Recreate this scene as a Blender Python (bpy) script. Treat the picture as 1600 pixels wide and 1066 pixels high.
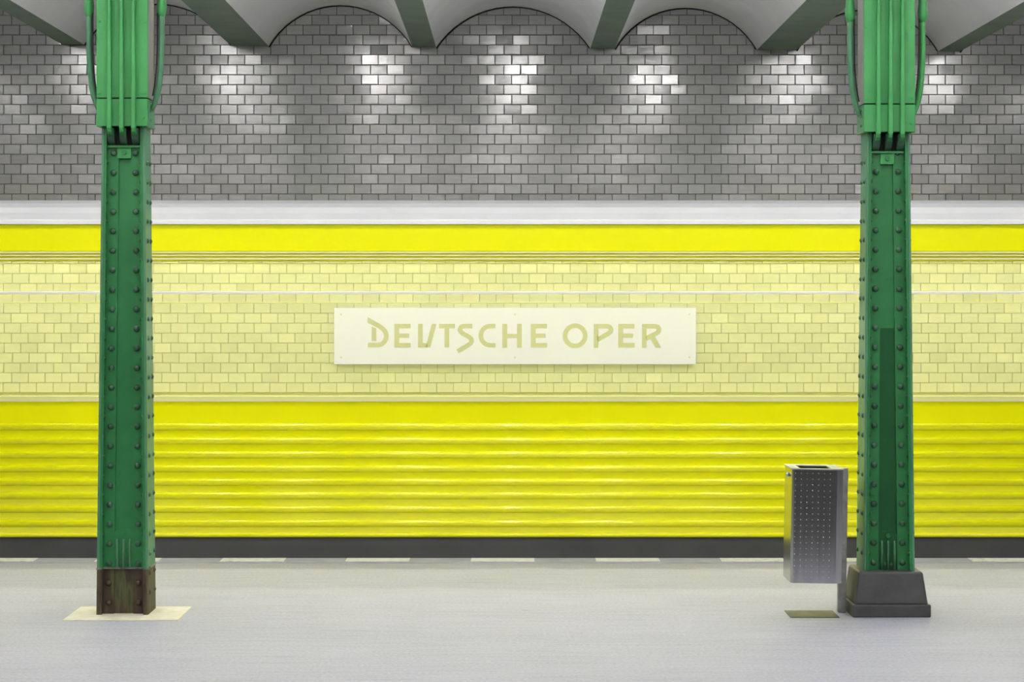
import bpy, bmesh, math, random
from mathutils import Vector, Matrix

for o in list(bpy.data.objects):
    bpy.data.objects.remove(o)
scene = bpy.context.scene
C = scene.collection
R = random.Random(7)

# ---------------------------------------------------------------- camera
F, VX, VY, CH = 3450.0, 795.0, 468.0, 1.64     # focal length in px, axis point in px, eye height in m
cam = bpy.data.cameras.new('camera')
cam.sensor_width = 36.0
cam.lens = F / 1600 * 36
cam.shift_x = (800 - VX) / 1600
cam.shift_y = -(533 - VY) / 1600
cam.clip_start, cam.clip_end = 0.1, 100
co = bpy.data.objects.new('camera', cam)
co.location = (0, 0, CH)
co.rotation_euler = (math.pi / 2, 0, 0)
C.objects.link(co)
scene.camera = co

# ---------------------------------------------------------------- world, lamp strength, exposure
world = bpy.data.worlds.new('world')
world.use_nodes = True
world.node_tree.nodes['Background'].inputs[0].default_value = (1, 1, 1, 1)
world.node_tree.nodes['Background'].inputs[1].default_value = 0.02
scene.world = world
LAMP = 73.0          # watts of each vault globe
CAR_LAMP = 31.5       # emission of unseen tubes added in the train to light the wall behind
SIGN_LIGHT = 0.62    # glow added to the station sign so it shows white through yellow glass
vs = scene.view_settings
vs.view_transform = 'Standard'
vs.look = 'None'
vs.gamma = 1.0
vs.use_curve_mapping = False
vs.exposure = 0.0
cy = scene.cycles
cy.max_bounces, cy.diffuse_bounces, cy.glossy_bounces, cy.transmission_bounces = 6, 4, 3, 4

# ---------------------------------------------------------------- helpers
def X(px, D): return (px - VX) * D / F
def Z(py, D): return CH - (py - VY) * D / F
def s2l(c): return tuple(((v / 255 / 12.92) if v / 255 <= .04045 else ((v / 255 + .055) / 1.055) ** 2.4) for v in c)

class MB:
    def __init__(s): s.v = []; s.f = []
    def add(s, vs_, fs):
        n = len(s.v); s.v += [tuple(p) for p in vs_]; s.f += [tuple(i + n for i in f) for f in fs]; return s
    def hexa(s, b, t):
        """b, t = (x0, x1, y0, y1, z): bottom and top rectangles"""
        (a0, a1, c0, c1, z0), (d0, d1, e0, e1, z1) = b, t
        if a0 > a1: a0, a1 = a1, a0
        if d0 > d1: d0, d1 = d1, d0
        return s.add([(a0, c0, z0), (a1, c0, z0), (a1, c1, z0), (a0, c1, z0), (d0, e0, z1), (d1, e0, z1), (d1, e1, z1), (d0, e1, z1)],
                     [(3, 2, 1, 0), (4, 5, 6, 7), (0, 1, 5, 4), (1, 2, 6, 5), (2, 3, 7, 6), (3, 0, 4, 7)])
    def box(s, x0, x1, y0, y1, z0, z1): return s.hexa((x0, x1, y0, y1, z0), (x0, x1, y0, y1, z1))
    def prism(s, pts, a, b, axis):
        """polygon pts extruded from a to b along axis ('x': pts are (y,z); 'y': (x,z); 'z': (x,y))"""
        m = {'x': lambda p, t: (t, p[0], p[1]), 'y': lambda p, t: (p[0], t, p[1]), 'z': lambda p, t: (p[0], p[1], t)}[axis]
        n = len(pts)
        return s.add([m(p, a) for p in pts] + [m(p, b) for p in pts],
                     [tuple(range(n)), tuple(range(2 * n - 1, n - 1, -1))] + [(i, i + n, (i + 1) % n + n, (i + 1) % n) for i in range(n)])
    def ribbon(s, pts, w, a, b):
        """flat stroke of width w along pts (x,z) with mitred corners, extruded in y from a to b"""
        P = [Vector(p) for p in pts]; n = len(P); L = []; Rr = []
        closed = (P[0] - P[-1]).length < 1e-6
        if closed: P = P[:-1]; n -= 1
        for i in range(n):
            d0 = (P[i] - P[i - 1]).normalized() if (i or closed) else None
            d1 = (P[(i + 1) % n] - P[i]).normalized() if (i < n - 1 or closed) else None
            d0 = d0 or d1; d1 = d1 or d0
            t = (d0 + d1).normalized(); nn = Vector((-t.y, t.x))
            k = w / 2 / max(.45, nn.dot(Vector((-d0.y, d0.x))))
            L.append(P[i] + nn * k); Rr.append(P[i] - nn * k)
        for i in range(n if closed else n - 1):
            j = (i + 1) % n
            s.prism([L[i], L[j], Rr[j], Rr[i]], a, b, 'y')
        return s
    def tube(s, pts, r, n=8):
        P = [Vector(p) for p in pts]; base = len(s.v)
        for i, p in enumerate(P):
            t = ((P[min(i + 1, len(P) - 1)] - P[max(i - 1, 0)])).normalized()
            u = t.cross(Vector((0, 1, 0)))
            if u.length < 1e-4: u = t.cross(Vector((1, 0, 0)))
            u.normalize(); w = t.cross(u)
            rr = r[i] if isinstance(r, (list, tuple)) else r
            if not isinstance(rr, (list, tuple)): rr = (rr, rr)
            for k in range(n):
                a = 2 * math.pi * k / n + (math.pi / 4 if n == 4 else 0)
                s.v.append(tuple(p + u * math.cos(a) * rr[0] + w * math.sin(a) * rr[1]))
        for i in range(len(P) - 1):
            for k in range(n):
                a = base + i * n + k; b = base + i * n + (k + 1) % n
                s.f.append((a, b, b + n, a + n))
        s.f.append(tuple(base + k for k in range(n))[::-1]); s.f.append(tuple(base + (len(P) - 1) * n + k for k in range(n)))
        return s
    def mesh(s, name, mat, smooth=False, bevel=0, seg=1, fix=True):
        me = bpy.data.meshes.new(name); me.from_pydata(s.v, [], s.f); me.update()
        if fix or bevel:
            bm = bmesh.new(); bm.from_mesh(me)
            bmesh.ops.recalc_face_normals(bm, faces=bm.faces)
            if bevel:
                bmesh.ops.bevel(bm, geom=[e for e in bm.edges if e.calc_face_angle(0) > .3], offset=bevel, segments=seg, affect='EDGES', profile=.5, clamp_overlap=True)
            bm.to_mesh(me); bm.free()
        if mat: me.materials.append(mat)
        if smooth:
            for p in me.polygons: p.use_smooth = True
        return me
    def build(s, name, mat, parent=None, **k): return link(name, s.mesh(name, mat, **k), parent)

def link(name, me, parent=None, loc=(0, 0, 0), rot=None):
    o = bpy.data.objects.new(name, me); C.objects.link(o); o.location = loc
    if rot: o.rotation_euler = rot
    if parent: o.parent = parent
    return o
def thing(name, label, cat, loc=(0, 0, 0), group=None):
    o = bpy.data.objects.new(name, None); C.objects.link(o); o.location = loc; o.empty_display_size = .1
    return tag(o, label, cat, group)
def tag(o, label, cat, group=None):
    o['label'] = label; o['category'] = cat
    if group: o['group'] = group
    return o
def struct(o, label=None, cat=None):
    o['kind'] = 'structure'
    if label: o['label'] = label
    if cat: o['category'] = cat
    return o

# ---------------------------------------------------------------- materials
class M:
    def __init__(s, name, rough=.5, metal=0.0, spec=.5, coat=0.0):
        s.m = bpy.data.materials.new(name); s.m.use_nodes = True; s.t = s.m.node_tree
        s.b = s.t.nodes['Principled BSDF']
        s.b.inputs['Roughness'].default_value = rough; s.b.inputs['Metallic'].default_value = metal
        s.b.inputs['Specular IOR Level'].default_value = spec; s.b.inputs['Coat Weight'].default_value = coat
        s.b.inputs['Coat Roughness'].default_value = .06
        s._p = None
    def n(s, typ, **kw):
        x = s.t.nodes.new(typ)
        for k, v in kw.items(): setattr(x, k, v)
        return x
    def l(s, a, b): s.t.links.new(a, b)
    def pos(s, scale=(1, 1, 1), local=False):
        mp = s.n('ShaderNodeMapping'); mp.inputs['Scale'].default_value = scale
        if local: src = s.n('ShaderNodeTexCoord').outputs['Object']
        else: src = s.n('ShaderNodeNewGeometry').outputs['Position']
        s.l(src, mp.inputs[0]); return mp.outputs[0]
    def noise(s, scale, detail=4, stretch=(1, 1, 1), rough=.55):
        x = s.n('ShaderNodeTexNoise'); x.inputs['Scale'].default_value = scale; x.inputs['Detail'].default_value = detail
        x.inputs['Roughness'].default_value = rough
        s.l(s.pos(stretch), x.inputs['Vector']); return x.outputs['Fac']
    def ramp(s, fac, stops):
        x = s.n('ShaderNodeValToRGB'); e = x.color_ramp.elements
        while len(e) < len(stops): e.new(.5)
        for i, (p, c) in enumerate(stops): e[i].position = p; e[i].color = (*c, 1)
        s.l(fac, x.inputs[0]); return x.outputs[0]
    def mix(s, fac, a, b, mode='MIX'):
        x = s.n('ShaderNodeMix', data_type='RGBA', blend_type=mode)
        for sock, v in ((x.inputs[0], fac), (x.inputs[6], a), (x.inputs[7], b)):
            if hasattr(v, 'is_output'): s.l(v, sock)
            else: sock.default_value = v if isinstance(v, (int, float)) else (*v, 1)
        return x.outputs[2]
    def color(s, c):
        if hasattr(c, 'is_output'): s.l(c, s.b.inputs['Base Color'])
        else: s.b.inputs['Base Color'].default_value = (*c, 1)
        return s
    def bump(s, h, strength=.2, dist=.002):
        x = s.n('ShaderNodeBump'); x.inputs['Strength'].default_value = strength; x.inputs['Distance'].default_value = dist
        s.l(h, x.inputs['Height']); s.l(x.outputs[0], s.b.inputs['Normal']); return s
    def rough(s, fac, lo, hi):
        x = s.n('ShaderNodeMapRange'); x.inputs[3].default_value = lo; x.inputs[4].default_value = hi
        s.l(fac, x.inputs[0]); s.l(x.outputs[0], s.b.inputs['Roughness']); return s

def mottled(name, a, b, scale, rough, metal=0, bump=.1, stretch=(1, 1, 1), coat=0, spec=.5, dist=.002, lo=.35, hi=.65):
    m = M(name, rough, metal, spec, coat)
    f = m.noise(scale, 5, stretch)
    m.color(m.ramp(f, [(lo, a), (hi, b)]))
    if bump: m.bump(m.noise(scale * 6, 3, stretch), bump, dist)
    return m.m

# glazed tiles: every tile has a grey of its own, streaky glaze
t = M('grey_glazed_tile', .16, 0, .6)
g = t.n('ShaderNodeNewGeometry'); oi = t.n('ShaderNodeObjectInfo')
ad = t.n('ShaderNodeMath', operation='ADD'); t.l(g.outputs['Random Per Island'], ad.inputs[0]); t.l(oi.outputs['Random'], ad.inputs[1])
fr = t.n('ShaderNodeMath', operation='FRACT'); t.l(ad.outputs[0], fr.inputs[0])
tc = t.ramp(fr.outputs[0], [(0, (.36, .36, .365)), (.3, (.41, .41, .417)), (.75, (.45, .45, .457)), (.93, (.48, .475, .465)), (1, (.53, .53, .535))])
streak = t.noise(1, 3, (9, 9, 130))
t.color(t.mix(.35, tc, t.ramp(streak, [(.3, (.35, .35, .352)), (.7, (.54, .54, .545))])))
t.bump(streak, .4, .0012)
t.rough(t.noise(9, 2), .05, .15)
TILE = t.m
GROUT = mottled('dark_grout', (.16, .16, .16), (.21, .21, .208), 20, .9)

t = M('pale_asphalt', .62, 0, .35)
f1 = t.noise(1, 5, (.55, 2.2, 1)); f2 = t.noise(60, 4); f3 = t.noise(1, 4, (2.2, 26, 1), .65)
c = t.ramp(f1, [(.3, (.335, .34, .415)), (.7, (.415, .42, .505))])
c = t.mix(.45, c, t.ramp(f3, [(.32, (.26, .263, .31)), (.5, (.405, .41, .495)), (.75, (.45, .455, .545))]))
c = t.mix(.25, c, t.ramp(f2, [(.35, (.27, .27, .29)), (.65, (.64, .64, .68))]))
spots = t.noise(7, 2, (1, 1.6, 1))
c = t.mix(t.ramp(spots, [(.70, (0, 0, 0)), (.80, (.35, .35, .35))]), c, (.22, .22, .22))
t.color(c); t.bump(f2, .25, .002)
FLOOR = t.m
t = M('worn_white_paint', .6)
t.color(t.mix(t.ramp(t.noise(14, 6, (1, 2, 1), .7), [(.52, (0, 0, 0)), (.62, (1, 1, 1))]), (.80, .80, .78), (.50, .50, .50)))
WORN_WHITE = t.m
WHITE_PAINT = mottled('white_marking_paint', (.82, .82, .80), (.70, .70, .69), 30, .6)
CREAM = mottled('cream_screed', (.70, .66, .50), (.86, .83, .68), 14, .8, stretch=(1, 3, 1), bump=.2)
EDGE_STRIP = mottled('grey_edge_stone', (.29, .29, .34), (.43, .43, .50), 10, .75, stretch=(.5, 3, 1), bump=.3)
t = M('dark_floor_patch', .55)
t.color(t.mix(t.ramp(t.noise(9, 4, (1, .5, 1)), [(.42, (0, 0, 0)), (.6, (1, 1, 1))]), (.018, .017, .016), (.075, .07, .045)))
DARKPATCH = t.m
PLASTER = mottled('white_plaster', (.84, .84, .835), (.90, .90, .895), 3, .85, bump=.05)
BEAMGREEN = mottled('dull_green_beam_paint', (.145, .205, .14), (.175, .245, .165), 4, .6, bump=.08)
CONC = mottled('concrete', (.20, .20, .20), (.30, .30, .30), 4, .85)
DARKFLOOR = mottled('dark_asphalt', (.07, .07, .07), (.11, .11, .11), 6, .8)
BALLAST = mottled('track_bed', (.05, .045, .04), (.11, .10, .09), 30, .95, bump=.4)

def green(name, a, b, grime=.5):
    m = M(name, .42, 0, .32)
    c = m.ramp(m.noise(5, 5), [(.3, a), (.7, b)])
    d = m.noise(26, 6, (1, 1, .5), .7)
    c = m.mix(m.ramp(d, [(.60, (0, 0, 0)), (.75, (grime, grime, grime))]), c, (.03, .06, .035))
    m.color(c); m.bump(m.noise(70, 4), .25, .002); m.rough(d, .34, .55)
    return m.m
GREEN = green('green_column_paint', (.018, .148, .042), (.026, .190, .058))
GREEN_HEAD = green('head_green_paint', (.046, .265, .075), (.060, .32, .096), .3)  # lighter copy of the column green; lamplight on the heads painted in
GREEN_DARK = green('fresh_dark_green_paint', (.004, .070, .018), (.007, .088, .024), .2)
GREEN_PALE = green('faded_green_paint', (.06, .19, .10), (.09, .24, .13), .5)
RIVETG = green('grimy_green_paint', (.025, .075, .042), (.05, .135, .075), .7)  # grime on the rivets; on the scrolls it paints shade under the head
GREYSIDE = mottled('bare_grey_side', (.20, .20, .19), (.27, .27, .255), 6, .5)  # plain grey for the upper head sides
BLACK = M('black_gap', .8).color((.01, .012, .01)).m
t = M('rusty_column_foot', .7)
c = t.ramp(t.noise(1, 5, (24, 24, 3)), [(.3, (.022, .013, .008)), (.48, (.055, .034, .018)), (.58, (.075, .085, .025)), (.72, (.032, .022, .014))])
t.color(c); t.bump(t.noise(60, 5), .6, .003)
RUST = t.m
STEELEDGE = mottled('worn_steel_edge', (.32, .32, .30), (.12, .11, .10), 30, .4, .6)
CAST = mottled('dark_grey_cast_iron', (.045, .045, .046), (.068, .068, .07), 8, .5, bump=.7, dist=.003)

t = M('brushed_stainless', .2, 1.0)
t.color(t.ramp(t.noise(1, 3, (40, 40, 4)), [(.3, (.44, .44, .45)), (.7, (.54, .54, .55))]))
t.bump(t.noise(1, 3, (300, 300, 8)), .06, .001)
STEEL = t.m
STEEL_DULL = mottled('dull_galvanised_steel', (.30, .30, .29), (.42, .42, .40), 20, .45, .8)
INSIDE = M('dark_inside', .9).color((.015, .015, .015)).m

YELLOW = mottled('yellow_train_paint', (.94, .925, .001), (.955, .94, .001), .6, .16, 0, 0, coat=.5)
YELLOW_PALE = M('pale_yellow_trim', .3).color((.80, .78, .32)).m
YELLOW_DEEP = M('deep_yellow_trim', .3).color((.55, .46, .01)).m
WHITE_METAL = M('white_enamel', .3, 0, .5, .3).color((.86, .86, .86)).m
ROOFGREY = mottled('pale_grey_roof_paint', (.60, .60, .625), (.65, .65, .675), 2, .5, bump=0)
SKIRT = mottled('dark_grey_skirt_paint', (.075, .075, .075), (.09, .09, .09), 3, .5, bump=.05)
CARIN = M('cream_car_lining', .6).color((.78, .76, .45)).m
# yellow-filmed window glass: part clear, part milky film
m = bpy.data.materials.new('yellow_filmed_glass'); m.use_nodes = True; nt = m.node_tree; nt.nodes.clear()
out = nt.nodes.new('ShaderNodeOutputMaterial')
tr = nt.nodes.new('ShaderNodeBsdfTransparent'); tr.inputs[0].default_value = (1, 1, .80, 1)
df = nt.nodes.new('ShaderNodeBsdfDiffuse'); df.inputs[0].default_value = (.88, .885, .28, 1)
tl = nt.nodes.new('ShaderNodeBsdfTranslucent'); tl.inputs[0].default_value = (.88, .885, .30, 1)
gl = nt.nodes.new('ShaderNodeBsdfGlossy'); gl.inputs['Roughness'].default_value = .12; gl.inputs[0].default_value = (1, 1, 1, 1)
a1 = nt.nodes.new('ShaderNodeMixShader'); a1.inputs[0].default_value = .30; nt.links.new(df.outputs[0], a1.inputs[1]); nt.links.new(tl.outputs[0], a1.inputs[2])
a2 = nt.nodes.new('ShaderNodeMixShader'); a2.inputs[0].default_value = .29; nt.links.new(tr.outputs[0], a2.inputs[1]); nt.links.new(a1.outputs[0], a2.inputs[2])
a3 = nt.nodes.new('ShaderNodeMixShader'); a3.inputs[0].default_value = .02; nt.links.new(a2.outputs[0], a3.inputs[1]); nt.links.new(gl.outputs[0], a3.inputs[2])
nt.links.new(a3.outputs[0], out.inputs[0])
FILM = m
m = bpy.data.materials.new('clear_glass'); m.use_nodes = True; nt = m.node_tree; nt.nodes.clear()
out = nt.nodes.new('ShaderNodeOutputMaterial')
tr = nt.nodes.new('ShaderNodeBsdfTransparent'); tr.inputs[0].default_value = (.98, .98, .95, 1)
gl = nt.nodes.new('ShaderNodeBsdfGlossy'); gl.inputs['Roughness'].default_value = .02
a1 = nt.nodes.new('ShaderNodeMixShader'); a1.inputs[0].default_value = .03; nt.links.new(tr.outputs[0], a1.inputs[1]); nt.links.new(gl.outputs[0], a1.inputs[2])
nt.links.new(a1.outputs[0], out.inputs[0])
CLEAR = m
def emitter(name, col, st, base=(.8, .8, .8)):
    q = M(name, .5).color(base); q.b.inputs['Emission Color'].default_value = (*col, 1); q.b.inputs['Emission Strength'].default_value = st; return q.m
GLOBE = emitter('lit_opal_globe', (1, .985, .96), 40)
TUBE = emitter('lit_tube', (1, 1, .97), CAR_LAMP)
SIGNFACE = emitter('backlit_white_sign', (.28, .30, 1), SIGN_LIGHT, (.38, .38, .56))  # bluish glow added to make up for the yellow window glass
LETTER = M('olive_grey_lettering', .6).color((.27, .28, .29)).m
SCREW = M('grey_screw', .5).color((.4, .4, .38)).m

# ---------------------------------------------------------------- setting
EDGE, WALL = 13.97, 16.80
XL = 9.0
floor = struct(MB().box(-XL, XL, 8.9, EDGE, -1.1, 0).build('floor', FLOOR), 'pale grey asphalt platform floor', 'floor')
MB().box(-XL, XL, 13.72, EDGE + .004, -.12, .003).build('edge_stone', EDGE_STRIP, floor)
for k in range(-9, 10):                        # dashes along the platform edge
    px = 541 + 195 * k
    D = 13.86
    MB().box(X(px, D), X(px + 99, D), 13.775, 13.945, .003, .007).build('edge_marking', WHITE_PAINT if k in (0, 1, 2, -2) else WORN_WHITE, floor)
MB().box(-2.278, -1.688, 11.27, 11.76, 0, .004).build('cream_patch', CREAM, floor)
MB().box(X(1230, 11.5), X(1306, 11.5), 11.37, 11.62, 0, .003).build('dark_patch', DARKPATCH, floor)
struct(MB().box(-XL, XL, -6, .9, -1.1, 0).build('floor_opposite', DARKFLOOR), 'dark grey asphalt floor of the facing platform', 'floor')
struct(MB().box(-XL, XL, -6, WALL + .2, -1.3, -1.1).build('trackbed', BALLAST), 'dark ballast track bed below the platform edge', 'track bed')

wall = struct(MB().box(-XL, XL, WALL + .004, WALL + .25, -1.1, 4.2).build('wall_back', GROUT), 'wall of grey glazed tiles behind the train', 'wall')
PX, PZ = .1268, .0756
TW, TH, TD = PX - .0045, PZ - .004, .016
def tile_verts(w, h, d, bv=.0022):
    a, b = w / 2, h / 2
    ring = lambda p, q, y: [(-p, y, -q), (p, y, -q), (p, y, q), (-p, y, q)]
    v = ring(a - bv, b - bv, -d / 2) + ring(a, b, -d / 2 + bv) + ring(a, b, d / 2)
    f = [(0, 1, 2, 3)]
    for k in (0, 4):
        for i in range(4): f.append((k + i, k + 4 + i, k + 4 + (i + 1) % 4, k + (i + 1) % 4))
    return v, f
tv, tf = tile_verts(TW, TH, TD)
tme = MB().add(tv, tf).mesh('tile', TILE, fix=False)
rest = MB(); singles = []
z00 = Z(303.3, WALL)                           # a joint line read off the wall
for r in range(-20, 28):
    zc = z00 + (r + .5) * PZ
    if zc < .65 or zc > 4.1: continue
    n = int(10.4 / PX)
    off = (r % 2) * .5 * PX + R.uniform(-.006, .006)
    for k in range(-n // 2, n // 2 + 1):
        xc = k * PX + off + X(800, WALL)
        loc = (xc, WALL - .004 + R.uniform(-.0008, .0008), zc)
        rot = (R.gauss(0, .0095), 0, R.gauss(0, .009))
        d = max(abs(xc) / 1.62, abs(zc - Z(200, WALL)) / .46)
        singles.append((d, loc, rot))
singles.sort(key=lambda s: s[0])
for i, (d, loc, rot) in enumerate(singles):
    if i < 300: link('tile', tme, wall, loc, rot)
    else:
        mt = Matrix.Translation(loc) @ Matrix.Rotation(rot[2], 4, 'Z') @ Matrix.Rotation(rot[0], 4, 'X')
        rest.add([mt @ Vector(p) for p in tv], tf)
ro = rest.build('tile_field', TILE, wall, fix=False); ro['kind'] = 'stuff'

struct(MB().box(-XL, XL, -6.2, -6, -1.1, 4.2).build('wall_front', DARKFLOOR), 'plain grey wall opposite the tiled one', 'wall')
struct(MB().box(-XL - .2, -XL, -6, WALL, -1.3, 4.2).build('wall_left', CONC), 'plain grey end wall at the left', 'wall')
struct(MB().box(XL, XL + .2, -6, WALL, -1.3, 4.2).build('wall_right', CONC), 'plain grey end wall at the right', 'wall')

# vaulted ceiling: beams across the station, shallow barrel vaults between them
centres = [(-8.65, .17), (-7.31, .17), (-5.98, .285), (-4.64, .17), (-3.31, .165), (-1.967, .285), (-.642, .18), (.712, .185), (2.035, .30), (3.345, .165), (4.69, .17), (6.02, .285), (7.35, .17), (8.69, .17)]
SL = -.0078
zs = lambda x: 3.552 + SL * x                 # springing height, sinking slightly to the right
vb = MB(); bays = []
NS = 20
for (c0, w0), (c1, w1) in zip(centres[:-1], centres[1:]):
    a, b = c0 + w0 / 2, c1 - w1 / 2
    bays.append(((a + b) / 2, b - a))
    h, rise = (b - a) / 2, .315
    rad = (h * h + rise * rise) / (2 * rise); th = math.asin(min(1, h / rad))
    pr = []
    for i in range(NS + 1):
        an = -th + 2 * th * i / NS
        x = (a + b) / 2 + rad * math.sin(an)
        pr.append((x, zs(x) + rad * math.cos(an) - (rad - rise)))
    base = len(vb.v)
    vb.v += [(p[0], -6, p[1]) for p in pr] + [(p[0], WALL - .012, p[1]) for p in pr]
    vb.f += [(base + i, base + i + 1, base + NS + 2 + i, base + NS + 1 + i) for i in range(NS)]
ceil = struct(vb.build('ceiling', PLASTER, smooth=True, fix=False), 'white plastered barrel vaults between dark green beams', 'ceiling')
MB().box(-XL, XL, -6, WALL, 4.05, 4.2).build('slab', CONC, ceil)
for c0, w0 in centres:
    q = MB()
    z0 = zs(c0)
    q.prism([(c0 - w0 / 2, zs(c0 - w0 / 2)), (c0 + w0 / 2, zs(c0 + w0 / 2)), (c0 + w0 / 2, 4.05), (c0 - w0 / 2, 4.05)], -6, WALL - .014, 'y')
    q.build('beam', BEAMGREEN, ceil)
for i, (cx, sp) in enumerate(bays):            # dark joint where each vault meets the wall
    if abs(cx) > 5: continue
    h, rise = sp / 2, .315
    rad = (h * h + rise * rise) / (2 * rise); th = math.asin(min(1, h / rad))
    pts = [(cx + (rad - .004) * math.sin(-th + 2 * th * j / NS), WALL - .02, zs(cx) + (rad - .004) * math.cos(-th + 2 * th * j / NS) - (rad - rise)) for j in range(NS + 1)]
    MB().tube(pts, .006, 6).build('joint', BLACK, ceil)
girder = MB()
girder.box(-XL, XL, 11.44, 11.74, 3.30, 3.325).box(-XL, XL, 11.58, 11.60, 3.325, 3.52).box(-XL, XL, 11.44, 11.74, 3.50, 3.525)
girder.build('girder', BEAMGREEN, ceil)

# ---------------------------------------------------------------- globe lamps in the vault crowns
def globe_mesh(r, mat):
    bm = bmesh.new(); bmesh.ops.create_icosphere(bm, subdivisions=1, radius=r)
    me = bpy.data.meshes.new('globe'); bm.to_mesh(me); bm.free(); me.materials.append(mat)
    for p in me.polygons: p.use_smooth = True
    return me
gme = globe_mesh(.082, GLOBE)
bulb = bpy.data.lights.new('bulb', 'POINT'); bulb.energy = LAMP; bulb.shadow_soft_size = .085; bulb.color = (1, .985, .965)
cap = MB().tube([(0, 0, .07), (0, 0, .10), (0, 0, .135)], [.05, .06, .06], 14).mesh('ceiling_cap', WHITE_METAL, smooth=False)
for row in (12.85, 10.3, 7.0, 3.5, 0.0):
    for cx, sp in bays:
        if abs(cx) > 5.6: continue
        o = thing('globe_lamp', 'round opal globe lamp in the crown of a ceiling vault', 'lamp', (cx, row, zs(cx) + .315 - .135), 'globe lamps in the vaults')
        link('globe', gme, o); link('bulb', bulb, o); link('ceiling_cap', cap, o)

# ---------------------------------------------------------------- columns
def rivet_mesh(r, h, mat, n=8):
    q = MB(); v = [(0, -h, 0)]
    for rr, hh in ((.55, .82), (.9, .42), (1, 0)):
        v += [(r * rr * math.cos(2 * math.pi * k / n), -h * hh, r * rr * math.sin(2 * math.pi * k / n)) for k in range(n)]
    f = [(0, 1 + k, 1 + (k + 1) % n) for k in range(n)]
    for g_ in (1, 1 + n): f += [(g_ + k, g_ + n + k, g_ + n + (k + 1) % n, g_ + (k + 1) % n) for k in range(n)]
    return q.add(v, f).mesh('rivet', mat, smooth=True)
RV = rivet_mesh(.0175, .015, RIVETG); RVS = rivet_mesh(.0135, .011, RIVETG); RVI = rivet_mesh(.0115, .008, RIVETG); RVR = rivet_mesh(.0175, .015, RUST); RVRS = rivet_mesh(.0135, .011, RUST)
def hexbolt(r, h, mat):
    return MB().prism([(r * math.cos(k * math.pi / 3), r * math.sin(k * math.pi / 3)) for k in range(6)], -h, 0, 'y').mesh('bolt', mat)
BOLT = hexbolt(.013, .012, GREEN); NUT = hexbolt(.009, .012, RIVETG); HNUT = hexbolt(.007, .007, GREEN_HEAD)

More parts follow.
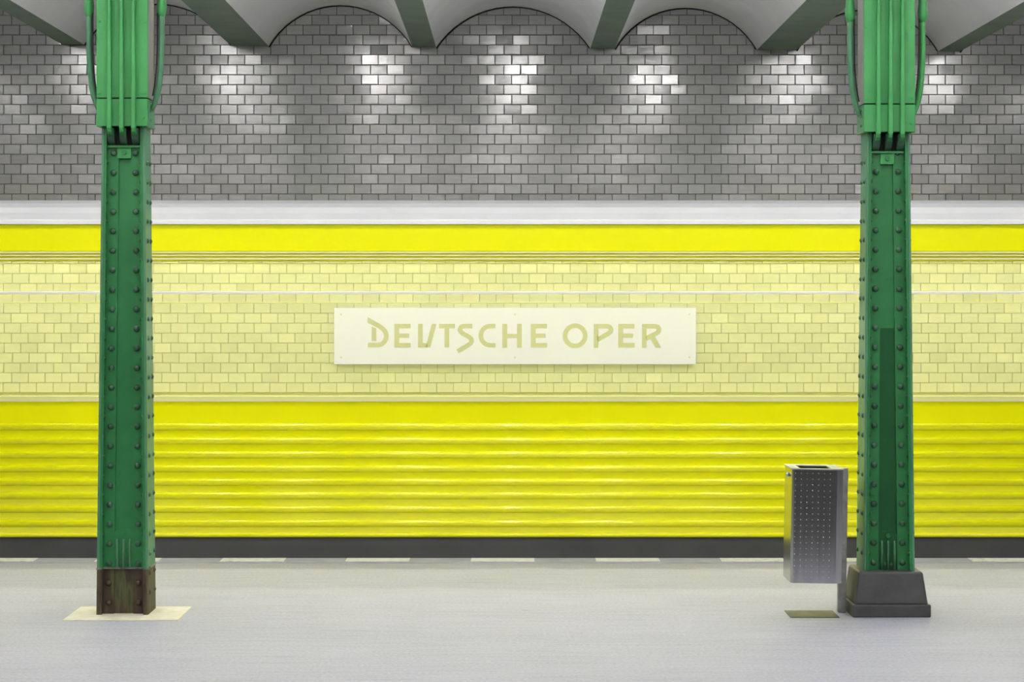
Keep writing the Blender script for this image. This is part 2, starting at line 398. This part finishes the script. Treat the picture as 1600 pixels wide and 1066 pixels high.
CY = .125
wd = lambda z: (.2690 - .0430 * z / 2.43) / 2
dp = lambda z: (.2500 - .0680 * z / 2.43) / 2
def column(px, label, rusty, dz):
    t_ = thing('steel_column', label, 'column', (X(px, 11.46), 11.45, 0))
    zb = .241
    def seg(name, mat, x0, x1, y0, y1, z0, z1, parent=t_, mirror_y=False, **k):
        """tapered bar; x0,x1 are insets from the outer edge (times side), y0,y1 insets from the front"""
        def rect(z, s):
            w, d = wd(z), dp(z)
            ya, yb = (CY - d + y0, CY - d + y1) if not mirror_y else (CY + d - y1, CY + d - y0)
            return (s * (w - x0), s * (w - x1), ya, yb, z)
        out = []
        for s in (-1, 1):
            out.append(MB().hexa(rect(z0, s), rect(z1, s)).build(name, mat, parent, **k))
        return out
    def sections():
        return [(0, zb, RUST), (zb, 2.6, GREEN)] if rusty else [(.2, 2.6, GREEN)]
    for z0, z1, mt in sections():
        for s in (-1, 1):                       # outer plates
            b = (s * wd(z0), s * (wd(z0) - .014), CY - dp(z0), CY + dp(z0), z0)
            u = (s * wd(z1), s * (wd(z1) - .014), CY - dp(z1), CY + dp(z1), z1)
            MB().hexa(b, u).build('side_plate', GREEN_PALE if mt is GREEN else mt, t_, bevel=.002)
        for my in (False, True):                # angle irons in the four corners
            for s in (-1, 1):
                q = MB()
                for xa, xb, ya, yb in ((.014, .026, 0, .052), (.026, .083, .040, .052)):
                    def rect(z):
                        w, d = wd(z), dp(z)
                        y_ = (CY - d + ya, CY - d + yb) if not my else (CY + d - yb, CY + d - ya)
                        return (s * (w - xa), s * (w - xb), y_[0], y_[1], z)
                    q.hexa(rect(z0), rect(z1))
                q.build('angle_iron', mt, t_)
            parts = [(z0, z1, mt)]
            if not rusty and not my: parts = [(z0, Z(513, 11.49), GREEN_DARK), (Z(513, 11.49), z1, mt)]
            for p0, p1, pm in parts:
                q = MB()
                def rect(z):
                    w, d = wd(z) - .014, dp(z)
                    return (-w, w, CY - d + .052, CY - d + .062, z) if not my else (-w, w, CY + d - .062, CY + d - .052, z)
                q.hexa(rect(p0), rect(p1)).build('web_plate', pm, t_)
    # rivets
    zr0 = Z(881.5 if rusty else 880, 11.47)
    front = [zr0 + .1018 * k for k in range(-2, 22)]
    for z in front:
        if z > 2.44 + dz: continue
        if z < (.03 if rusty else .24): continue
        low = z < zb
        for s in (-1, 1):
            link('rivet', RVR if low else RV, t_, (s * (wd(z) - .057), CY - dp(z) + .0405, z))
    for z in [z + .051 for z in front]:
        if z > 2.44 + dz or z < (.05 if rusty else .25): continue
        low = z < zb
        for s in (-1, 1):
            rz = s * math.pi / 2
            for yy in (CY - dp(z) + .052, CY + dp(z) - .045):
                link('rivet', RVRS if low else RVS, t_, (s * (wd(z) - .0005), yy, z), (0, 0, rz))
            if not low:
                link('rivet', RVI, t_, (s * (wd(z) - .0255), CY - dp(z) + .012, z), (0, 0, -rz))
    # ornament at the foot: arched plate, three bars, bolt
    yf = lambda z: CY - dp(z) + .052
    oz = zb if rusty else .232
    arch = [(-.062, 0), (.062, 0), (.062, .165)] + [(.062 * math.cos(a), .165 + .038 * math.sin(a)) for a in [math.pi * k / 12 for k in range(1, 12)]] + [(-.062, .165)]
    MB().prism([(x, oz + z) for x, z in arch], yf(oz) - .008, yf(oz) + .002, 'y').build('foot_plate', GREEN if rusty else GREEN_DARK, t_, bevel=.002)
    for x in (-.033, 0, .033):
        MB().tube([(x, yf(oz) - .016, oz + .002), (x, yf(oz) - .016, oz + .135), (x, yf(oz) - .012, oz + .152)], [(.0065, .011), (.0065, .011), (.005, .006)], 8).build('foot_bar', GREEN_PALE, t_, smooth=True)
    link('bolt', BOLT, t_, (0, yf(oz) - .008, oz + .178))
    for x in (-.0165, .0165): link('nut', NUT, t_, (x, yf(oz) - .008, oz + .03))
    if rusty:
        w, d = wd(zb) + .004, dp(zb) + .004
        e = MB()
        for s in (-1, 1): e.box(s * (w - .03), s * w, CY - d, CY + d, zb - .003, zb + .004)
        e.box(-w, w, CY - dp(zb) + .030, CY - dp(zb) + .062, zb - .003, zb + .004)
        e.build('cut_edge', STEELEDGE, t_)
    else:
        b = MB().hexa((-.19, .19, CY - .19, CY + .19, .062), (-.166, .166, CY - .168, CY + .168, .232))
        b.build('base_shoe', CAST, t_, bevel=.012, seg=3)
        MB().box(-.202, .202, CY - .2, CY + .2, 0, .066).build('base_plinth', CAST, t_, bevel=.006, seg=2)
    # ---- head
    h0, h1, ht = 2.538 + dz, 2.683 + dz, 3.30
    y0, y1 = -.010, .205
    hw = .133
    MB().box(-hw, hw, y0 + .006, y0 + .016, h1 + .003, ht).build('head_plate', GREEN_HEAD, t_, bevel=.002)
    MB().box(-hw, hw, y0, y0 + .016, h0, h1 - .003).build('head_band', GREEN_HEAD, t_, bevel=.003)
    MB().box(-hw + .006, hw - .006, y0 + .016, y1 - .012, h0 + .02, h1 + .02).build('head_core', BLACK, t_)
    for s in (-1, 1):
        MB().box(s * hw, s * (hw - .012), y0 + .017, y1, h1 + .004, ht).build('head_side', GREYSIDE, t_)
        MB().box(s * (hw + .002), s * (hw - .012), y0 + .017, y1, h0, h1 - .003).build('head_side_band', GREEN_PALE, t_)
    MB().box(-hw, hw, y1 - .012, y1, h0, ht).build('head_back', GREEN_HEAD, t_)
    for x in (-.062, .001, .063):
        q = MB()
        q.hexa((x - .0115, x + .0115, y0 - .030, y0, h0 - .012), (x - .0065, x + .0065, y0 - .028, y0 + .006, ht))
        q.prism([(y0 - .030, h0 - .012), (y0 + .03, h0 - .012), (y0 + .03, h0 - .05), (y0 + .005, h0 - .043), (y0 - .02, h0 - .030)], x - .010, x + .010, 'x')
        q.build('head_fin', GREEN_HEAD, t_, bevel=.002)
        pr = []
        for k in range(9):
            a = math.pi / 2 * k / 8
            pr.append((y0 + .085 - .075 * math.cos(a), h0 - .008 - .085 * math.sin(a)))
        MB().prism(pr + [(y0 + .085, h0 - .008)], x - .018, x + .018, 'x').build('scroll', RIVETG, t_, bevel=.003)  # dark green here paints in the shade under the head
    ws = wd(2.45) - .028
    yw = CY - dp(2.44) + .040
    MB().box(-ws, ws, yw - .004, yw + .004, h0 - .094, h0 + .02).build('head_recess', BLACK, t_)  # added black sheet standing for the shade under the head
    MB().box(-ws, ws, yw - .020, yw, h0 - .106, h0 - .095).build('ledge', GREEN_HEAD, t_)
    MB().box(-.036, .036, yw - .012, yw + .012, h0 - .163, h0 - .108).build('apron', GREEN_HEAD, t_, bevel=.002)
    link('bolt', BOLT, t_, (0, yw - .012, h0 - .133))
    for x, z in ((-.118, h1 + .03), (.118, h1 + .03), (.118, h1 + .4), (-.118, h1 + .4), (.112, h0 + .045)):
        link('small_bolt', HNUT, t_, (x, y0 + .006 if z > h1 else y0, z))
    # horns: curved straps that rise from the head band
    for s in (-1, 1):
        pts = [(.137, -.055), (.150, -.03), (.164, .02), (.175, .075), (.182, .14), (.187, .22), (.189, .32), (.189, .40), (.189, .455)]
        P = [(s * x, .095, h1 + z) for x, z in pts]
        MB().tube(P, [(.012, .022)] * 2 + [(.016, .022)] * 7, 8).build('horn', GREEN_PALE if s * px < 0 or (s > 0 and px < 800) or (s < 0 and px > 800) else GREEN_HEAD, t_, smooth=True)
        P2 = [(s * (x - .020), .085, h1 + z) for x, z in pts[2:]]
        MB().tube(P2, .004, 6).build('horn_rod', BLACK, t_)
        zb_ = h1 + .445
        MB().tube([(s * .189, .095, zb_ - .012), (s * .189, .095, zb_ + .01), (s * .19, .095, zb_ + .045), (s * .19, .095, zb_ + .09), (s * .19, .095, ht)],
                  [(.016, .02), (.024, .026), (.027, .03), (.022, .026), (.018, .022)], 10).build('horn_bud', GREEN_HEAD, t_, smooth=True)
        for z in (h0 + .035, h0 + .085, h0 + .12):
            link('small_bolt', HNUT, t_, (s * (hw + .002), .06, z), (0, 0, s * math.pi / 2))
    return t_
column(191.5, 'green riveted steel column with a bare rusty foot on a cream patch', True, 0)
column(1389.2, 'green riveted steel column on a dark grey cast base beside the litter bin', False, -.030)

# ---------------------------------------------------------------- litter bin on its post
bx, bz0, bz1 = X(1314.5, 11.57), .190, .768
bn = thing('litter_bin', 'stainless steel litter bin on a post beside the right column', 'litter bin', (bx, 11.57, 0))
bn.rotation_euler = (0, math.radians(.9), 0)
xo = X(1316.3, 11.25) - .262 - bx - .006      # left edge in local coordinates
def foot(ins=0):
    a, b, c_, d_ = xo + ins, xo + .262 - ins, -.32 + ins, -.022 - ins
    p = [(a + .022 - .022 * math.sin(k * math.pi / 12), c_ + .022 - .022 * math.cos(k * math.pi / 12)) for k in range(7)]   # rounded front left corner
    return [(b - .032, c_)] + p + [(a, d_), (b, d_), (b, c_ + .018)]
fp = foot(); n = len(fp)
MB().add([(x, y, bz0) for x, y in fp] + [(x, y, bz1) for x, y in fp], [(i, (i + 1) % n, (i + 1) % n + n, i + n) for i in range(n)] + [tuple(range(n))]).build('body', STEEL, bn)
ip = foot(.012)
MB().add([(x, y, bz0 + .01) for x, y in ip] + [(x, y, bz1 - .004) for x, y in ip], [(i, (i + 1) % n, (i + 1) % n + n, i + n) for i in range(n)] + [tuple(range(n))]).build('liner', INSIDE, bn)
lid = MB()
a, b, c_, d_ = xo - .004, xo + .266, -.324, -.016
ha, hb, hc, hd = xo + .045, xo + .205, -.285, -.09
for r in ((a, b, c_, hc), (a, b, hd, d_), (a, ha, hc, hd), (hb, b, hc, hd)): lid.box(*r, bz1, bz1 + .006)
lid.build('lid', STEEL_DULL, bn)
dm = MB(); dn = 6
for i in range(8):
    for j in range(19):
        x = xo + .018 + .0295 * i; z = bz0 + .028 + .0295 * j
        if i > 6: continue
        v = [(x, -.3225, z)] + [(x + .0032 * math.cos(2 * math.pi * k / dn), -.3199, z + .0032 * math.sin(2 * math.pi * k / dn)) for k in range(dn)]
        dm.add(v, [(0, 1 + (k + 1) % dn, 1 + k) for k in range(dn)])
o = dm.build('dimples', STEEL, bn, smooth=True, fix=False); o['kind'] = 'stuff'
lk = MB().tube([(xo - .016, -.20, bz1 - .035), (xo - .012, -.20, bz1 - .035), (xo - .004, -.20, bz1 - .035), (xo + .004, -.20, bz1 - .035)], [.006, .011, .011, .007], 12).build('lock_knob', STEEL, bn, smooth=True)
MB().box(-.021, .021, -.022, .022, 0, bz1 - .01).build('post', STEEL_DULL, bn, bevel=.003)
MB().box(-.021, .021, -.03, -.018, bz1 - .08, bz1 - .04).build('bracket', STEEL_DULL, bn)

# ---------------------------------------------------------------- train
TN, TFAR, TX = 14.09, 16.36, 6.9
tr_ = thing('underground_train', 'yellow underground train with a ribbed side and grey skirt standing at the platform', 'train', (0, TN, -1.1))
def tp(name, mat, y0, y1, z0, z1, x0=-TX, x1=TX, **k):
    return MB().box(x0, x1, y0 - TN, y1 - TN, z0 + 1.1, z1 + 1.1).build(name, mat, tr_, **k)
S = TN
tz = lambda py: Z(py, TN)
tp('skirt', SKIRT, S + .02, S + .07, -.45, tz(838))
tp('side_panel', YELLOW, S, S + .04, tz(838), tz(628))
RIBS = [665, 687, 708.7, 730.5, 751.5, 772.5, 794, 816]
for py in RIBS:                                # half-round beads along the side
    zc = tz(py + 2); hh, pr = .023, .017
    prof = [(0, zc + 1.1 - hh)] + [(-pr * math.sin(math.pi * k / 18), zc + 1.1 - hh * math.cos(math.pi * k / 18)) for k in range(1, 18)] + [(0, zc + 1.1 + hh)]
    MB().prism(prof, -TX, TX, 'x').build('rib', YELLOW, tr_, smooth=True)
zc = tz(836)
prof = [(.02, zc + 1.1 - .016)] + [(-.016 * math.sin(math.pi * k / 8), zc + 1.1 - .016 * math.cos(math.pi * k / 8)) for k in range(1, 8)] + [(.02, zc + 1.1 + .016)]
MB().prism(prof, -TX, TX, 'x').build('bottom_rail', YELLOW, tr_)
tp('window_sill', YELLOW_PALE, S - .012, S + .045, tz(627.5), tz(619))
tp('header_panel', YELLOW, S, S + .045, tz(392), tz(351))
for a_, b_, mt in ((392, 393.2, YELLOW_DEEP), (393.2, 396, YELLOW_PALE), (398, 400.5, YELLOW_PALE), (403, 406, YELLOW_PALE)):
    tp('header_slat', mt, S - .006, S + .02, tz(b_), tz(a_))
tp('header_backing', YELLOW, S + .01, S + .045, tz(408), tz(392))
tp('gutter', WHITE_METAL, S - .022, S + .03, tz(351), tz(343.5), bevel=.004)
npn = 9; pw = 2 * TX / npn
pz0, pz1 = tz(619.5) + 1.1, tz(407.5) + 1.1
def pane_mesh(name, z0_, z1_, face):
    """5 mm sheet: face material on the platform side, clear glass elsewhere"""
    me = MB().box(-pw / 2, pw / 2, 0, .005, z0_, z1_).mesh(name, face)
    me.materials.append(CLEAR)
    for p in me.polygons: p.material_index = 0 if p.normal.y < -.5 else 1
    return me
pme = pane_mesh('window_pane', pz0, pz1, FILM)
for k in range(npn):
    link('window_pane', pme, tr_, (-TX + pw * (k + .5), .02, 0))
tp('window_rail', WHITE_METAL, S - .008, S + .012, tz(459.3), tz(455.3), bevel=.003)
tp('lower_window_rail', YELLOW_PALE, S + .004, S + .014, tz(474), tz(472.8))
# far side, lining, roof, ends
tp('far_side_panel', YELLOW, TFAR - .04, TFAR, -.3, .86)
tp('far_header_panel', YELLOW, TFAR - .04, TFAR, 1.98, 2.16)
fz0, fz1 = .86 + 1.1, 1.98 + 1.1
fme = pane_mesh('far_window_pane', fz0, fz1, CLEAR)
for k in range(npn): link('far_window_pane', fme, tr_, (-TX + pw * (k + .5), TFAR - TN - .02, 0))
tp('car_floor', SKIRT, S + .04, TFAR - .04, -.05, .0)
tp('car_lining', CARIN, S + .041, S + .05, 0, tz(628))
tp('far_car_lining', CARIN, TFAR - .05, TFAR - .041, 0, .86)
tp('car_ceiling', CARIN, S + .045, TFAR - .045, 2.10, 2.13)
for yy in (14.75, 15.7):
    tp('light_tube', TUBE, yy - .03, yy + .03, 2.05, 2.098, -TX + .3, TX - .3)  # unseen fill tubes, added to light the wall and sign behind
half = [(14.078, tz(344)), (14.086, 2.19), (14.12, 2.228), (14.22, 2.258), (14.45, 2.288), (14.85, 2.303), (15.225, 2.308)]
full = half + [(2 * 15.225 - y, z) for y, z in half[-2::-1]]
MB().prism([(y - TN, z + 1.1) for y, z in full], -TX, TX, 'x').build('roof', ROOFGREY, tr_)
for s in (-1, 1):
    tp('end_wall', YELLOW, S + .002, TFAR - .002, -.3, 2.14, s * TX - .03, s * TX + .03)
for s in (-1, 1):
    for ax in (-3.2, 3.2):
        for yy in (14.55, 15.9):
            MB().tube([(ax + s * .9, yy - TN - .06, .46), (ax + s * .9, yy - TN + .06, .46)], .36, 20).build('wheel', SKIRT, tr_)
tp('underframe', SKIRT, S + .3, TFAR - .3, -.42, -.05)
for yy in (14.55, 15.9):
    o = MB().box(-XL, XL, yy - .035, yy + .035, -1.1, -1.0).build('rail', STEEL_DULL)
    tag(o, 'steel running rail under the near side of the train' if yy < 15 else 'steel running rail under the far side of the train', 'rail')

# ---------------------------------------------------------------- station sign on the tiled wall
DS = 16.72
x0, x1, z0, z1 = X(522, DS), X(1087.5, DS), Z(569.3, DS), Z(481, DS)
sg = thing('station_sign', 'long white sign with olive lettering on the tiled wall behind the train', 'sign', ((x0 + x1) / 2, DS, z0))
cx = (x0 + x1) / 2
MB().box(x0 - cx, x1 - cx, 0, .055, 0, z1 - z0).build('sign_panel', SIGNFACE, sg, bevel=.002)
def lx(u, base=560): return X(base + u * .15625, DS) - cx
def lz(v): return Z(480 + v * .15625, DS) - z0
SW = 46 * .15625 * DS / F
ya, yb = -.004, .002
def letter(name, rects=(), polys=(), strokes=(), base=560):
    q = MB()
    for (a, b, c, d) in rects: q.box(lx(a, base), lx(b, base), ya, yb, lz(d), lz(c))
    for p in polys: q.prism([(lx(u, base), lz(v)) for u, v in p], ya, yb, 'y')
    for p in strokes: q.ribbon([(lx(u, base), lz(v)) for u, v in p], SW, ya, yb)
    q.build(name, LETTER, sg)
arc = lambda cx_, cy_, rx, ry, a0, a1, n_=12: [(cx_ + rx * math.cos(math.radians(a0 + (a1 - a0) * k / n_)), cy_ - ry * math.sin(math.radians(a0 + (a1 - a0) * k / n_))) for k in range(n_ + 1)]
E = lambda a: [(a, a + 49, 168, 404), (a + 49, a + 163, 168, 213), (a + 49, a + 148, 264, 308), (a + 49, a + 163, 359, 404)]
letter('letter_d', rects=[(133, 179, 212, 340)], polys=[[(92, 100), (200, 160), (185, 206), (92, 155)], [(133, 195), (179, 212), (133, 212)]],
       strokes=[[(185, 178)] + [(220, 198), (250, 222), (272, 252), (281, 287), (275, 322), (258, 350), (232, 371), (200, 380), (96, 380)]])
letter('letter_e', rects=E(360))
letter('letter_u', rects=[(597, 643, 168, 404), (643, 690, 359, 404)], polys=[[(735, 168), (782, 168), (719, 404), (672, 404)]])
letter('letter_t', rects=[(808, 966, 168, 213), (862, 908, 213, 404)])
letter('letter_s', strokes=[[(1140, 190), (1055, 190), (1030, 197), (1017, 213), (1016, 235), (1030, 254), (1060, 273), (1110, 302), (1128, 318), (1134, 338), (1124, 360), (1096, 382), (992, 444)]])
letter('letter_c', strokes=[[(1370, 190)] + arc(1318, 286, 94, 96, 90, 270, 14) + [(1370, 382)]])
letter('letter_h', rects=[(1440, 1487, 168, 407), (1586, 1633, 168, 407), (1487, 1586, 267, 310)])
letter('letter_e', rects=E(188), base=800)
letter('letter_o', strokes=[arc(631, 287, 101, 101, 0, 360, 28)], base=800)
BOWL = [(0, 0), (28, 6), (42, 24), (42, 46), (26, 66)]
letter('letter_p', rects=[(818, 864, 168, 408)], strokes=[[(864, 191), (950, 191), (978, 200), (991, 220), (988, 243), (968, 262), (850, 330)]], base=800)
letter('letter_e', rects=E(1062), base=800)
letter('letter_r', rects=[(1300, 1346, 168, 408)], polys=[[(1384, 318), (1428, 290), (1492, 408), (1436, 408)]],
       strokes=[[(1346, 191), (1432, 191), (1458, 200), (1469, 222), (1464, 246), (1444, 262), (1335, 318)]], base=800)
for px in (533, 804.5, 1077):
    for py in (491.5, 558.5):
        MB().tube([(X(px, DS) - cx, .001, Z(py, DS) - z0), (X(px, DS) - cx, -.004, Z(py, DS) - z0)], .008, 8).build('screw', SCREW, sg)

# ---------------------------------------------------------------- sub-parts: hang small pieces on the part they belong to
for root in [o for o in C.objects if o.parent is None and o.get('category') == 'column']:
    kids = {}
    for c in root.children: kids.setdefault(c.name.split('.')[0], []).append(c)
    def hang(names, part):
        for nm in names:
            for c in kids.get(nm, []): c.parent = part
    hang(['foot_bar', 'nut'], kids['foot_plate'][0])
    hang(['head_fin', 'scroll', 'small_bolt'], kids['head_plate'][0])
    hang(['base_plinth'], kids.get('base_shoe', [None])[0])
    for hn, rd, bd in zip(kids['horn'], kids['horn_rod'], kids['horn_bud']): rd.parent = hn; bd.parent = hn
body = [c for c in bn.children if c.name == 'body'][0]
for c in list(bn.children):
    if c.name in ('dimples', 'lock_knob', 'liner'): c.parent = body
